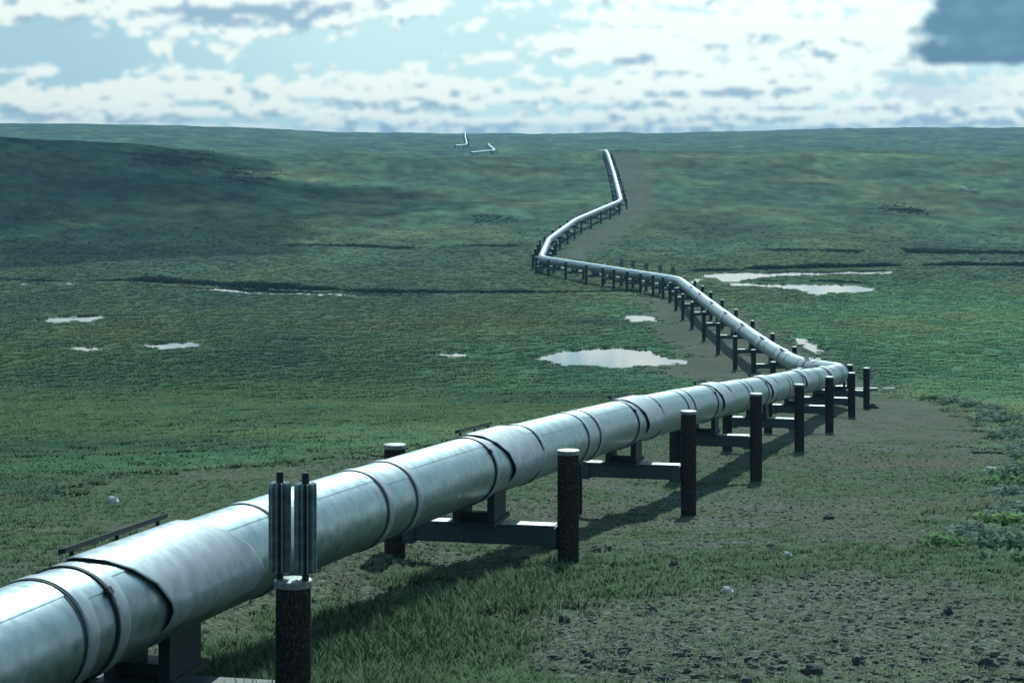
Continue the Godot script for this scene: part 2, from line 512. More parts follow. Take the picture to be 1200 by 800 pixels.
func s_near(x: float, d: float) -> float:
	var best := 1e9
	var out := 0.0
	for i in path.size() - 1:
		var a := Vector2(path[i].x, -path[i].z)
		var b := Vector2(path[i + 1].x, -path[i + 1].z)
		var c := Geometry2D.get_closest_point_to_segment(Vector2(x, d), a, b)
		var e := c.distance_to(Vector2(x, d))
		if e < best:
			best = e
			out = lerpf(path_s[i], path_s[i + 1], clampf(a.distance_to(c) / maxf(a.distance_to(b), 1e-4), 0, 1))
	return out

func stops(s0: float, s1: float, step: float) -> PackedFloat32Array:
	var o := PackedFloat32Array([s0])
	for s in path_s:
		if s > o[-1] + 0.05 and s < s1 - 0.05: 
			var from := o[-1]
			var n := int((s - from) / step)
			for k in n: o.append(from + (s - from) * (k + 1) / (n + 1.0))
			o.append(s)
	var last := o[-1]
	var m := int((s1 - last) / step)
	for k in m: o.append(last + (s1 - last) * (k + 1) / (m + 1.0))
	o.append(s1)
	return o

# sweep a shell: rings of (angle, radius) along stops; returned about the frame origin o
func sweep(ss: PackedFloat32Array, angles: PackedFloat32Array, radii: PackedFloat32Array, o: Vector3, skew := 0.0, closed := true) -> ArrayMesh:
	var v := PackedVector3Array()
	var nr := PackedVector3Array()
	var n := angles.size()
	for s in ss:
		for k in n:
			var f := path_at(s + skew * (1.0 - sin(angles[k])))
			var q := f.basis.x * cos(angles[k]) + f.basis.y * sin(angles[k])
			v.append(f.origin + q * radii[k] - o)
			nr.append(q)
	return grid_mesh(v, nr, ss.size(), n, closed)

func grid_mesh(v: PackedVector3Array, nr: PackedVector3Array, rows: int, n: int, closed: bool) -> ArrayMesh:
	var idx := PackedInt32Array()
	for r in rows - 1:
		for k in (n if closed else n - 1):
			var a := r * n + k
			var b := r * n + (k + 1) % n
			idx.append_array(PackedInt32Array([a, b, a + n, b, b + n, a + n]))
	var arr := []
	arr.resize(Mesh.ARRAY_MAX)
	arr[Mesh.ARRAY_VERTEX] = v
	arr[Mesh.ARRAY_NORMAL] = nr
	arr[Mesh.ARRAY_INDEX] = idx
	var m := ArrayMesh.new()
	m.add_surface_from_arrays(Mesh.PRIMITIVE_TRIANGLES, arr)
	return m

func pipe_section(s0: float, s1: float, segs: int, parent: Node3D, lap_at: float) -> void:
	var an := PackedFloat32Array()
	var ra := PackedFloat32Array()
	for k in segs:
		var a := TAU * k / segs
		an.append(a)
		var past := fposmod(a - lap_at, TAU)
		ra.append(PIPE_R + 0.014 * (1.0 - past / TAU))   # sheet metal wrapped round with a lap joint
	var lap := 0
	for k in segs: 
		if an[k] < lap_at: lap = k + 1
	an.insert(lap, lap_at + 0.004)
	ra.insert(lap, PIPE_R + 0.014)
	an.insert(lap, lap_at - 0.004)
	ra.insert(lap, PIPE_R)
	var o := path_at((s0 + s1) / 2).origin
	part("pipe_section", sweep(stops(s0, s1, 2.5), an, ra, o), M.pipe, parent, o - parent.position)

func ring(called: String, s: float, wide: float, proud: float, mat: Material, segs: int, parent: Node) -> MeshInstance3D:
	var f := path_at(s)
	var v := PackedVector3Array()
	var nr := PackedVector3Array()
	var prof := [[-0.5, -0.01], [-0.5, 0.7], [-0.42, 1.0], [0.42, 1.0], [0.5, 0.7], [0.5, -0.01]]
	for r in prof:
		var g := path_at(s + r[0] * wide)
		for k in segs:
			var q := g.basis.x * cos(TAU * k / segs) + g.basis.y * sin(TAU * k / segs)
			v.append(g.origin + q * (PIPE_R + 0.012 + proud * r[1]) - f.origin)
			nr.append((q - g.basis.z * signf(r[0]) * (0.9 if absf(r[0]) > 0.45 else 0.15)).normalized())
	var at_p: Vector3 = f.origin - (parent.position if parent.get_parent() == self else parent.get_parent().position + parent.position)
	return part(called, grid_mesh(v, nr, prof.size(), segs, true), mat, parent, at_p)

func latch(s: float, band: Node3D, owner_thing: Node3D) -> void:
	var st := SurfaceTool.new()
	st.begin(Mesh.PRIMITIVE_TRIANGLES)
	block(st, Vector3.ZERO, Vector3(0.05, 0.09, 0.12))
	st.generate_normals()
	var f := path_at(s)
	var a := deg_to_rad(38.0)
	var p := part("latch", st.commit(), M.dark_steel, band, f.origin + (f.basis.x * cos(a) + f.basis.y * sin(a)) * (PIPE_R + 0.04) - owner_thing.position - band.position)
	p.basis = f.basis * Basis(Vector3(0, 0, 1), a)

# canopy of flat sheet panels over the pipe at a support, cut on a slant
func cover(s0: float, s1: float, parent: Node3D) -> void:
	var o := path_at((s0 + s1) / 2).origin
	var st := SurfaceTool.new()
	st.begin(Mesh.PRIMITIVE_TRIANGLES)
	var half := [[0.62, -0.34, 1.0], [0.72, -0.22, 1.0], [0.77, -0.08, 1.0], [0.765, 0.05, 0.93], [0.685, 0.33, 0.68], [0.49, 0.555, 0.40], [0.25, 0.705, 0.14], [0.10, 0.75, 0.0]]
	var prof := half.duplicate()
	for k in half.size(): prof.append([-half[half.size() - 1 - k][0], half[half.size() - 1 - k][1], half[half.size() - 1 - k][2]])
	var rings := []
	var ss := [s0, s0 + 0.04, s1 - 0.04, s1]
	for r in 4:
		for inner in [0, 1]:
			var row := []
			for q in prof:
				var f := path_at(ss[r] + 1.15 * q[2])
				var k := 0.975 if inner else (0.99 if r == 0 or r == 3 else 1.0)
				row.append(f.origin + (f.basis.x * q[0] + f.basis.y * q[1]) * k - o)
			rings.append(row)
	for k in prof.size() - 1:
		var quads := []
		for r in 3:
			quads.append([rings[r * 2][k], rings[r * 2 + 2][k], rings[r * 2 + 2][k + 1], rings[r * 2][k + 1], 1 + r])
			quads.append([rings[r * 2 + 1][k + 1], rings[r * 2 + 3][k + 1], rings[r * 2 + 3][k], rings[r * 2 + 1][k], 5])
		quads.append([rings[1][k], rings[0][k], rings[0][k + 1], rings[1][k + 1], 6])
		quads.append([rings[6][k], rings[7][k], rings[7][k + 1], rings[6][k + 1], 7])
		for q in quads:
			st.set_smooth_group(q[4])
			for i in [2, 1, 0, 3, 2, 0]: st.add_vertex(q[i])
	st.generate_normals()
	var c := part("support_cover", st.commit(), M.sheet, parent, o - parent.position)
	# ridge bar bolted along the crown
	var bar := SurfaceTool.new()
	bar.begin(Mesh.PRIMITIVE_TRIANGLES)
	var rows := []
	for s in [s0 + 0.15, s1 + 0.05]:
		var f := path_at(s)
		var row := []
		for w in [[-0.37, 0.735], [-0.37, 0.80], [-0.27, 0.825], [-0.27, 0.76]]: row.append(f.origin + f.basis.x * w[0] + f.basis.y * w[1] - o)
		rows.append(row)
	box_between(bar, rows[0], rows[1])
	for t in [0.08, 0.5, 0.92]:   # stand-offs
		var g := path_at(lerpf(s0 + 0.15, s1 + 0.05, t))
		block(bar, g.origin + g.basis.x * -0.31 + g.basis.y * 0.73 - o, Vector3(0.05, 0.12, 0.05))
	bar.generate_normals()
	part("ridge_bar", bar.commit(), M.dark_steel, c)

func box_between(st: SurfaceTool, a: Array, b: Array) -> void:   # two corner loops of four
	st.set_smooth_group(-1)
	var q := [[a[0], a[1], a[2], a[3]], [b[3], b[2], b[1], b[0]]]
	for k in 4: q.append([a[k], b[k], b[(k + 1) % 4], a[(k + 1) % 4]])
	for f in q:
		for i in [0, 1, 2, 0, 2, 3]: st.add_vertex(f[i])

func block(st: SurfaceTool, c: Vector3, size: Vector3, bevel := 0.0) -> void:
	var h := size / 2.0
	st.set_smooth_group(-1)
	if bevel <= 0.0:
		box_between(st, [c + Vector3(-h.x, -h.y, h.z), c + Vector3(-h.x, h.y, h.z), c + Vector3(h.x, h.y, h.z), c + Vector3(h.x, -h.y, h.z)], [c + Vector3(-h.x, -h.y, -h.z), c + Vector3(-h.x, h.y, -h.z), c + Vector3(h.x, h.y, -h.z), c + Vector3(h.x, -h.y, -h.z)])
		return
	var loop := []
	for x in [-h.x, h.x]:
		for e in [[x, bevel], [x - signf(x) * bevel, 0.0]]:
			var l := []
			var y: float = h.y - (bevel if e[1] == 0.0 else 0.0)
			loop.append([e[0], e[1]])
	# chamfered along its length (x): eight-sided profile
	var prof := [[-h.z, -h.y + bevel], [-h.z, h.y - bevel], [-h.z + bevel, h.y], [h.z - bevel, h.y], [h.z, h.y - bevel], [h.z, -h.y + bevel], [h.z - bevel, -h.y], [-h.z + bevel, -h.y]]
	for k in 8:
		var p: Array = prof[k]
		var q: Array = prof[(k + 1) % 8]
		var a := c + Vector3(-h.x, p[1], p[0])
		var b := c + Vector3(h.x, p[1], p[0])
		var e := c + Vector3(h.x, q[1], q[0])
		var f := c + Vector3(-h.x, q[1], q[0])
		for v in [a, b, e, a, e, f]: st.add_vertex(v)
	for side in [-1, 1]:
		for k in range(1, 7):
			var t := [prof[0], prof[k], prof[k + 1]]
			if side > 0: t.reverse()
			for p in t: st.add_vertex(c + Vector3(h.x * side, p[1], p[0]))

func lathe(prof: Array, segs: int, flat := true) -> ArrayMesh:
	var st := SurfaceTool.new()
	st.begin(Mesh.PRIMITIVE_TRIANGLES)
	for i in prof.size() - 1:
		st.set_smooth_group(i)
		for k in segs:
			var a := TAU * k / segs
			var b := TAU * (k + 1) / segs
			var p := Vector3(cos(a) * prof[i][0], prof[i][1], sin(a) * prof[i][0])
			var q := Vector3(cos(b) * prof[i][0], prof[i][1], sin(b) * prof[i][0])
			var r := Vector3(cos(b) * prof[i + 1][0], prof[i + 1][1], sin(b) * prof[i + 1][0])
			var s := Vector3(cos(a) * prof[i + 1][0], prof[i + 1][1], sin(a) * prof[i + 1][0])
			if prof[i][0] > 1e-4:
				for v in [p, q, r]: st.add_vertex(v)
			if prof[i + 1][0] > 1e-4:
				for v in [p, r, s]: st.add_vertex(v)
	st.generate_normals()
	return st.commit()

# ---------------------------------------------------------------- supports
var mesh_cache := {}

func radiator_mesh() -> ArrayMesh:
	if mesh_cache.has("rad"): return mesh_cache.rad
	var st := SurfaceTool.new()
	st.begin(Mesh.PRIMITIVE_TRIANGLES)
	for k in 12:
		var a := TAU * k / 12
		var u := Vector3(cos(a), 0, sin(a))
		var w := Vector3(-sin(a), 0, cos(a)) * 0.004
		var lo := [u * 0.045 - w, u * 0.15 - w, u * 0.15 + w, u * 0.045 + w]
		var a0 := []
		var a1 := []
		for p in lo:
			a0.append(p)
			a1.append(p + Vector3(0, 1.16, 0))
		box_between(st, a1, a0)
	st.generate_normals()
	mesh_cache.rad = st.commit()
	return mesh_cache.rad

func tube_mesh() -> ArrayMesh:
	if not mesh_cache.has("tube"): mesh_cache.tube = lathe([[0.0, -0.1], [0.047, -0.1], [0.047, 1.38], [0.035, 1.4], [0.0, 1.4]], 14)
	return mesh_cache.tube

# s: place along the path; right, left: how far the posts stand from the pipe; beam_drop below the axis
func support(s: float, right: float, left: float, label: String, group: String, tops := [0.42, 0.40], radiators := [0, 0], detail := true, gap := 0.5, plate: Material = null) -> void:
	var f := path_at(s)
	var flat := Vector3(f.basis.x.x, 0, f.basis.x.z).normalized()
	var base := f.origin
	base.y = ground_y(base.x, -base.z)
	var o := thing("pipe_support", base, atan2(-flat.z, flat.x))
	tag(o, label, "pipe support", group)
	var axis := f.origin.y - base.y
	var beam_top := axis - PIPE_R - gap
	var segs := 24 if detail else 12
	for side in 2:
		var x: float = right if side == 0 else -left
		var w := base + flat * x
		var gy := ground_y(w.x, -w.z) - base.y
		var top: float = axis + tops[side]
		var low := gy - 0.6
		var h := top - low
		var p := part("post", lathe([[0.0, 0.0], [0.228, 0.0], [0.232, h * 0.5], [0.228, h - 0.05], [0.0, h - 0.05]], segs), M.rust, o, Vector3(x, low, 0))
		var cap_key := "cap%d" % segs
		if not mesh_cache.has(cap_key): mesh_cache[cap_key] = lathe([[0.236, -0.09], [0.25, -0.09], [0.25, -0.012], [0.235, 0.0], [0.12, 0.012], [0.0, 0.016]], segs)
		part("cap", mesh_cache[cap_key], M.cap, p, Vector3(0, h, 0))
		if radiators[side]:
			for q in [-0.175, 0.175]:
				part("radiator", radiator_mesh(), M.radiator, p, Vector3(q, h + 0.1, 0.03))
				part("heat_pipe", tube_mesh(), M.dark_steel, p, Vector3(q, h, 0.03))
	var b := SurfaceTool.new()
	b.begin(Mesh.PRIMITIVE_TRIANGLES)
	var len := right + left - 0.44
	block(b, Vector3((right - left) / 2, beam_top - 0.235, 0), Vector3(len, 0.42, 0.36), 0.02)
	b.generate_normals()
	var beam := part("crossbeam", b.commit(), M.beam, o)
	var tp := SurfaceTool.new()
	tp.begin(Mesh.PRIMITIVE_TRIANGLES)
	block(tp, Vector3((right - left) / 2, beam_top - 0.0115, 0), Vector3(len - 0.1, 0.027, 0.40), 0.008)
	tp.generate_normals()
	part("top_plate", tp.commit(), plate if plate else M.plate, beam)  # pale top carries the sun glint painted onto the beam's upper face
	if detail:
		for side in [1, -1]:
			var c := SurfaceTool.new()
			c.begin(Mesh.PRIMITIVE_TRIANGLES)
			var e: float = (right if side == 1 else -left) - side * 0.36
			block(c, Vector3(e, beam_top - 0.26, 0.21), Vector3(0.26, 0.42, 0.05))
			block(c, Vector3(e, beam_top - 0.26, -0.21), Vector3(0.26, 0.42, 0.05))
			block(c, Vector3(e, beam_top - 0.475, 0), Vector3(0.26, 0.05, 0.47))
			c.generate_normals()
			part("bracket", c.commit(), M.beam, beam)
	# sliding shoe: two upright plates under the pipe on a base plate
	var sh := SurfaceTool.new()
	sh.begin(Mesh.PRIMITIVE_TRIANGLES)
	block(sh, Vector3(0, beam_top + 0.05, 0), Vector3(1.0, 0.09, 1.5))
	for sx in [-0.38, 0.38]:
		block(sh, Vector3(sx, beam_top + gap * 0.5 + 0.17, 0), Vector3(0.16, gap + 0.16, 1.1))
	block(sh, Vector3(0, beam_top + 0.17, 0.3), Vector3(0.60, 0.16, 0.05))
	sh.generate_normals()
	part("shoe", sh.commit(), M.dark_steel, o)

# ---------------------------------------------------------------- materials
func materials() -> void:
	var m := StandardMaterial3D.new()
	m.vertex_color_use_as_albedo = true
	m.albedo_texture = noise_tex(31, 0.05, 5, [Color.from_hsv(0, 0, 0.30), Color.from_hsv(0, 0, 0.53), Color.from_hsv(0, 0, 0.74)], [0.15, 0.5, 0.85], 1024)
	m.uv1_triplanar = true
	m.uv1_world_triplanar = true
	m.uv1_scale = Vector3.ONE * 0.11
	m.normal_enabled = true
	m.normal_texture = noise_tex(32, 0.06, 5, [], [], 1024, true, 14.0)
	m.normal_scale = 0.45
	m.roughness = 1.0
	m.metallic_specular = 0.15
	M.ground = m
	m = StandardMaterial3D.new()
	m.albedo_color = lin(0.02, 0.03, 0.03)
	m.roughness = 0.04
	m.metallic_specular = 0.6
	m.normal_enabled = true
	m.normal_texture = noise_tex(33, 0.02, 3, [], [], 512, true, 1.0)
	m.normal_scale = 0.06
	m.uv1_triplanar = true
	m.uv1_world_triplanar = true
	m.uv1_scale = Vector3.ONE * 0.2
	M.water = m
	m = StandardMaterial3D.new()
	m.vertex_color_use_as_albedo = true
	m.roughness = 0.85
	m.metallic_specular = 0.15
	m.backlight = Color(0.35, 0.35, 0.35)
	m.backlight_enabled = true
	M.blade = m
	M.leaf = m.duplicate()
	m = StandardMaterial3D.new()
	m.vertex_color_use_as_albedo = true
	m.roughness = 0.95
	M.stone = m
	# galvanised jacket
	m = StandardMaterial3D.new()
	m.albedo_texture = noise_tex(41, 0.012, 5, [lin(0.235, 0.30, 0.32), lin(0.30, 0.375, 0.395), lin(0.36, 0.44, 0.455)], [0.2, 0.5, 0.85], 1024)
	m.uv1_triplanar = true
	m.uv1_world_triplanar = true
	m.uv1_scale = Vector3(0.25, 0.25, 0.25)
	m.metallic = 0.9
	m.roughness = 0.56
	m.roughness_texture = noise_tex(42, 0.02, 4, [Color(0.55, 0.55, 0.55), Color(0.95, 0.95, 0.95)], [0.25, 0.8], 512)
	m.normal_enabled = true
	m.normal_texture = noise_tex(43, 0.006, 3, [], [], 512, true, 3.0)
	m.normal_scale = 0.08
	M.pipe = m
	m = m.duplicate()
	m.metallic = 0.55
	m.roughness = 0.75
	m.albedo_texture = noise_tex(44, 0.02, 5, [lin(0.24, 0.28, 0.32), lin(0.32, 0.36, 0.40), lin(0.39, 0.43, 0.46)], [0.2, 0.5, 0.85], 512)
	M.sheet = m
	m = StandardMaterial3D.new()
	m.albedo_color = lin(0.02, 0.026, 0.03)
	m.roughness = 0.6
	m.metallic_specular = 0.3
	M.dark_steel = m
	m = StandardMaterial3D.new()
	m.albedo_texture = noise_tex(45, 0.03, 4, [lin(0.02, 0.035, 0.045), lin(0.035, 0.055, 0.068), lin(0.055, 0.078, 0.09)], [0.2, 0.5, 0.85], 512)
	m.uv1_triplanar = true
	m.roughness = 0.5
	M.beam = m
	m = m.duplicate()
	m.albedo_texture = noise_tex(49, 0.03, 4, [lin(0.38, 0.42, 0.42), lin(0.55, 0.60, 0.60)], [0.2, 0.8], 256)
	m.roughness = 0.4
	m.metallic = 0.6
	M.plate = m  # lit copy of the beam material, sun glint put into its colour
	m = StandardMaterial3D.new()
	m.albedo_texture = noise_tex(46, 0.05, 5, [lin(0.010, 0.010, 0.013), lin(0.024, 0.019, 0.021), lin(0.050, 0.038, 0.036), lin(0.10, 0.09, 0.088)], [0.2, 0.48, 0.66, 0.85], 512)
	m.uv1_triplanar = true
	m.uv1_world_triplanar = true
	m.uv1_scale = Vector3(0.9, 0.45, 0.9)
	m.roughness = 0.9
	m.metallic_specular = 0.2
	M.rust = m
	m = StandardMaterial3D.new()
	m.albedo_texture = noise_tex(47, 0.05, 4, [lin(0.15, 0.17, 0.165), lin(0.30, 0.33, 0.325)], [0.25, 0.75], 256)
	m.uv1_triplanar = true
	m.roughness = 0.5
	m.metallic = 0.5
	M.cap = m
	m = StandardMaterial3D.new()
	m.albedo_texture = noise_tex(48, 0.02, 4, [lin(0.20, 0.27, 0.30), lin(0.36, 0.43, 0.45)], [0.25, 0.75], 256)
	m.uv1_triplanar = true
	m.roughness = 0.5
	m.metallic = 0.6
	M.radiator = m
	m = StandardMaterial3D.new()
	m.albedo_color = Color(0.8, 0.82, 0.84, 0.42)
	m.transparency = BaseMaterial3D.TRANSPARENCY_ALPHA
	m.roughness = 1.0
	m.metallic_specular = 0.0
	M.cloud = m
	M.clump = leaf_clump(5, 260, 0.16)

# ---------------------------------------------------------------- sky
func build_sky() -> Sky:
	var W := 4096
	var H := 2048
	var img := Image.create(W, H, false, Image.FORMAT_RGB8)
	var a := FastNoiseLite.new()
	make_noise(a, 101, 1.0, 5)
	var b := FastNoiseLite.new()
	make_noise(b, 102, 1.0, 5)
	var e := FastNoiseLite.new()
	make_noise(e, 103, 1.0, 4)
	var low := Color(0.80, 0.955, 0.965)
	# fine band near the horizon, coarser above
	for band in [[0.0, 10.0, 1], [10.0, 90.0, 8]]:
		var step: int = band[2]
		var r0 := int((90.0 - band[1]) / 180.0 * H)
		var r1 := int((90.0 - band[0]) / 180.0 * H) + 1
		var w := W / step
		var h := (r1 - r0) / step + 1
		var px := PackedByteArray()
		px.resize(w * h * 3)
		for r in h:
			var v := 90.0 - (r0 + (r + 0.5) * step) * 180.0 / H
			for k in w:
				var u := (k + 0.5) * 360.0 / w - (0.0 if k < w / 2 else 360.0)
				var c := sky_color(u, v, a, b, e)
				var near_sun := sin(deg_to_rad(v)) * to_sun.y + cos(deg_to_rad(v)) * (sin(deg_to_rad(u)) * to_sun.x - cos(deg_to_rad(u)) * to_sun.z)
				var glare := 0.86 + 3.0 * exp(-pow(acos(clampf(near_sun, -1, 1)) / deg_to_rad(24.0), 2))
				c = (c.srgb_to_linear() * (glare / SKY_TOP)).linear_to_srgb()
				var i := (r * w + k) * 3
				px[i] = int(clampf(c.r, 0, 1) * 255)
				px[i + 1] = int(clampf(c.g, 0, 1) * 255)
				px[i + 2] = int(clampf(c.b, 0, 1) * 255)
		var im := Image.create_from_data(w, h, false, Image.FORMAT_RGB8, px)
		if step > 1: im.resize(w * step, h * step, Image.INTERPOLATE_CUBIC)
		img.blit_rect(im, Rect2i(0, 0, W, r1 - r0), Vector2i(0, r0))
	img.fill_rect(Rect2i(0, H / 2, W, H / 2), (Color(0.80, 0.89, 0.92).srgb_to_linear() * (1.25 / SKY_TOP)).linear_to_srgb())
	var m := PanoramaSkyMaterial.new()
	m.panorama = ImageTexture.create_from_image(img)
	var s := Sky.new()
	s.sky_material = m
	return s

func g2(x: float, y: float, sx: float, sy: float) -> float:
	return exp(-x * x / (sx * sx) - y * y / (sy * sy))

func cloud_mass(u: float, v: float, a: FastNoiseLite, b: FastNoiseLite, e: FastNoiseLite) -> float:
	# u degrees right of the view, v degrees up. Layers of cloud lie flat, so they are squeezed towards the horizon.
	var vv := 6.0 * log(1.0 + v * 0.55)
	var wx := e.get_noise_2d(u * 0.5, vv * 0.9) * 0.5
	var n := a.get_noise_2d(u * 0.17 + wx, vv * 0.42 + wx * 0.4) * 1.1
	var st := b.get_noise_2d(u * 0.09 + 50.0, vv * 1.05 + wx * 0.4)
	var far_v := minf(v, 4.0) + maxf(v - 4.0, 0.0) * 0.35
	var puff := absf(a.get_noise_2d(u * 0.42 + 40.0, far_v * 0.80)) * 2.0 + absf(b.get_noise_2d(u * 1.0, far_v * 1.7 + 60.0)) * 1.0 - 0.75   # rounded heaps with creases between
	var c := n + st * 0.5 + puff * 0.55 + 0.12 - 0.22 * smoothstep(5.0, 12.0, v) + 0.6 * g2(u - 1.0, v - 6.6, 20.0, 2.7)
	c += 0.42 * smoothstep(1.6, 0.8, v)
	c += 0.60 * g2(u + 9.0, v - 3.5, 5.5, 0.62) - 0.62 * g2(u + 12.5, v - 2.0, 6.0, 0.50) - 0.30 * g2(u + 4.0, v - 2.1, 3.5, 0.4)
	return c + 0.50 * g2(u - 6.5, v - 2.4, 5.5, 1.7)

func sky_color(u: float, vw: float, a: FastNoiseLite, b: FastNoiseLite, e: FastNoiseLite) -> Color:
	var v := maxf(vw - 0.229, 0.0)
	var vv := 6.0 * log(1.0 + v * 0.55)
	var c := cloud_mass(u, v, a, b, e)
	var above := cloud_mass(u + 0.10, v + 0.17 + v * 0.03, a, b, e)
	var st := b.get_noise_2d(u * 0.10 + 50.0, vv)
	var det := e.get_noise_2d(u * 1.0 + 9.0, vv * 1.4)
	var cover := smoothstep(-0.04, 0.22, c)
	var blue := Color(0.68, 0.83, 0.885).lerp(Color(0.79, 0.925, 0.94), smoothstep(-13.0, -3.0, u) * smoothstep(34.0, 14.0, absf(u)))
	blue = blue.lerp(Color(0.48, 0.66, 0.78), smoothstep(3.6, 10.0, v)).lerp(Color(0.27, 0.45, 0.63), smoothstep(14.0, 50.0, v))
	var shade := b.get_noise_2d(u * 0.36 + 7.0, vv * 0.75 + 3.0) * 0.55 + (above - c) * 1.1 + det * 0.15   # undersides lie below thicker cloud
	shade += 0.70 * g2(u + 7.2, v - 3.2, 1.8, 0.36) + 0.30 * g2(u - 6.3, v - 2.15, 1.3, 0.35)
	shade -= 0.35 * g2(u - 6.0, v - 2.4, 5.5, 1.0)
	shade += 0.18 * smoothstep(1.1, 0.2, v) + 0.15 * g2(u, v - 0.5, 3.0, 0.3) + 0.2 * smoothstep(9.0, 20.0, v) - 0.35 * g2(u, v - 6.5, 18.0, 2.5)
	var white := Color(0.955, 1.0, 0.985).lerp(Color(0.62, 0.74, 0.815), smoothstep(0.10, 0.78, shade))
	var col := blue.lerp(white, cover)
	# a heavy bank of cloud on the right, ragged at its side and flat below
	var rag := a.get_noise_2d(u * 0.9 + 31.0, v * 1.7) * 0.9 + det * 0.35
	var bank := smoothstep(-0.35, 0.55, u - 10.75 - rag * 0.9 - 0.25 * v + 0.6) * smoothstep(-0.04, 0.10, v - 1.66 - rag * 0.10) * smoothstep(34.0, 24.0, u - rag * 4.0) * smoothstep(9.0, 6.0, v - rag)
	col = col.lerp(Color(0.955, 1.0, 0.985), 0.75 * g2(u - 10.0 - 0.25 * (v - 2.4), v - 2.7, 0.8, 1.1))
	var body := Color(0.385, 0.545, 0.645).lerp(Color(0.42, 0.58, 0.675), smoothstep(-0.2, 0.5, rag + st * 0.5))
	col = col.lerp(body, bank)
	var under := smoothstep(0.15, 0.7, u - 9.6 - rag) * smoothstep(1.6, 1.3, v) * smoothstep(0.5, 0.8, v + rag * 0.5)
	return col.lerp(Color(0.63, 0.76, 0.83), under * 0.55 * smoothstep(14.5, 10.0, u))

func cloud(at_p: Vector3, size: Vector3, sd: int, label: String) -> void:   # layered veils of thin cloud, denser towards the middle
	var st := SurfaceTool.new()
	st.begin(Mesh.PRIMITIVE_TRIANGLES)
	st.set_smooth_group(0)
	var s := SphereMesh.new()
	s.radial_segments = 64
	s.rings = 24
	s.radius = 1.0
	s.height = 2.0
	var arr := s.get_mesh_arrays()
	var src: PackedVector3Array = arr[Mesh.ARRAY_VERTEX]
	var idx: PackedInt32Array = arr[Mesh.ARRAY_INDEX]
	var n := FastNoiseLite.new()
	for layer in 6:
		make_noise(n, sd + layer, 0.8, 4)
		var v := src.duplicate()
		var grow := 1.15 - layer * 0.15
		for i in v.size():
			var p := src[i]
			p *= 1.0 + 0.7 * n.get_noise_3dv(p)
			v[i] = (p * grow + Vector3(0.06 * sin(layer * 2.0), 0.1 * layer, 0.06 * cos(layer * 3.0))) * size
		for i in idx: st.add_vertex(v[i])
	st.generate_normals()
	var o := part("cloud", st.commit(), M.cloud, self, at_p)
	tag(o, label, "cloud")

# ---------------------------------------------------------------- shrubs, stones, bits
func build_shrubs() -> void:
	var protos := []
	for k in 3:
		var o := Node3D.new()
		var st := SurfaceTool.new()
		st.begin(Mesh.PRIMITIVE_TRIANGLES)
		var r := RandomNumberGenerator.new()
		r.seed = 70 + k
		for i in 4:
			var a := r.randf() * TAU
			var tip := Vector3(cos(a) * 0.6, r.randf_range(0.5, 0.85), sin(a) * 0.6)
			var w := Vector3(0.018, 0, 0)
			var w2 := Vector3(0, 0, 0.018)
			box_between(st, [tip - w * 0.4, tip + w2 * 0.4, tip + w * 0.4, tip - w2 * 0.4], [-w + Vector3(0, -0.12, 0), w2 + Vector3(0, -0.12, 0), w + Vector3(0, -0.12, 0), -w2 + Vector3(0, -0.12, 0)])
		st.generate_normals()
		part("stems", st.commit(), M.dark_steel if false else M.rust, o)
		var leaf := StandardMaterial3D.new()
		leaf.albedo_color = [lin(0.10, 0.18, 0.105), lin(0.12, 0.24, 0.075), lin(0.19, 0.26, 0.20)][k]
		leaf.roughness = 0.9
		leaf.metallic_specular = 0.15
		leaf.backlight_enabled = true
		leaf.backlight = Color(0.4, 0.4, 0.4)
		part("foliage", leaf_clump(60 + k, 700, 0.12), leaf, o)
		protos.append(o)
	var spots := []
	for i in 38:
		var d := 49.0 + 125.0 * pow(i / 37.0, 1.35)
		spots.append([table(PAD_RIGHT, d) + rng.randf_range(-0.6, 2.2) + (rng.randf_range(-2.4, -0.4) if i < 5 else 0.0), d, [0, 1, 0, 2][i % 4]])
	spots.sort_custom(func(p, q): return p[1] < q[1])
	for i in spots.size():
		var q: Array = spots[i]
		var o: Node3D = protos[q[2]].duplicate()
		o.name = numbered("willow_shrub")
		add_child(o)
		o.position = at(q[0], q[1], -0.02)
		var s := rng.randf_range(0.38, 0.66) * (1.3 if q[1] > 80 else 1.0)
		o.rotation.y = rng.randf() * TAU
		o.scale = Vector3(s * rng.randf_range(1.4, 2.3), s, s * rng.randf_range(1.4, 2.3))
		tag(o, "%s willow shrub on the gravel pad's right edge, %s counted from the nearest" % [["dull green", "fresh green", "grey green"][q[2]], ordinal(i)], "shrub", "willow shrubs along the right edge of the pad")
	for o in protos: o.queue_free()

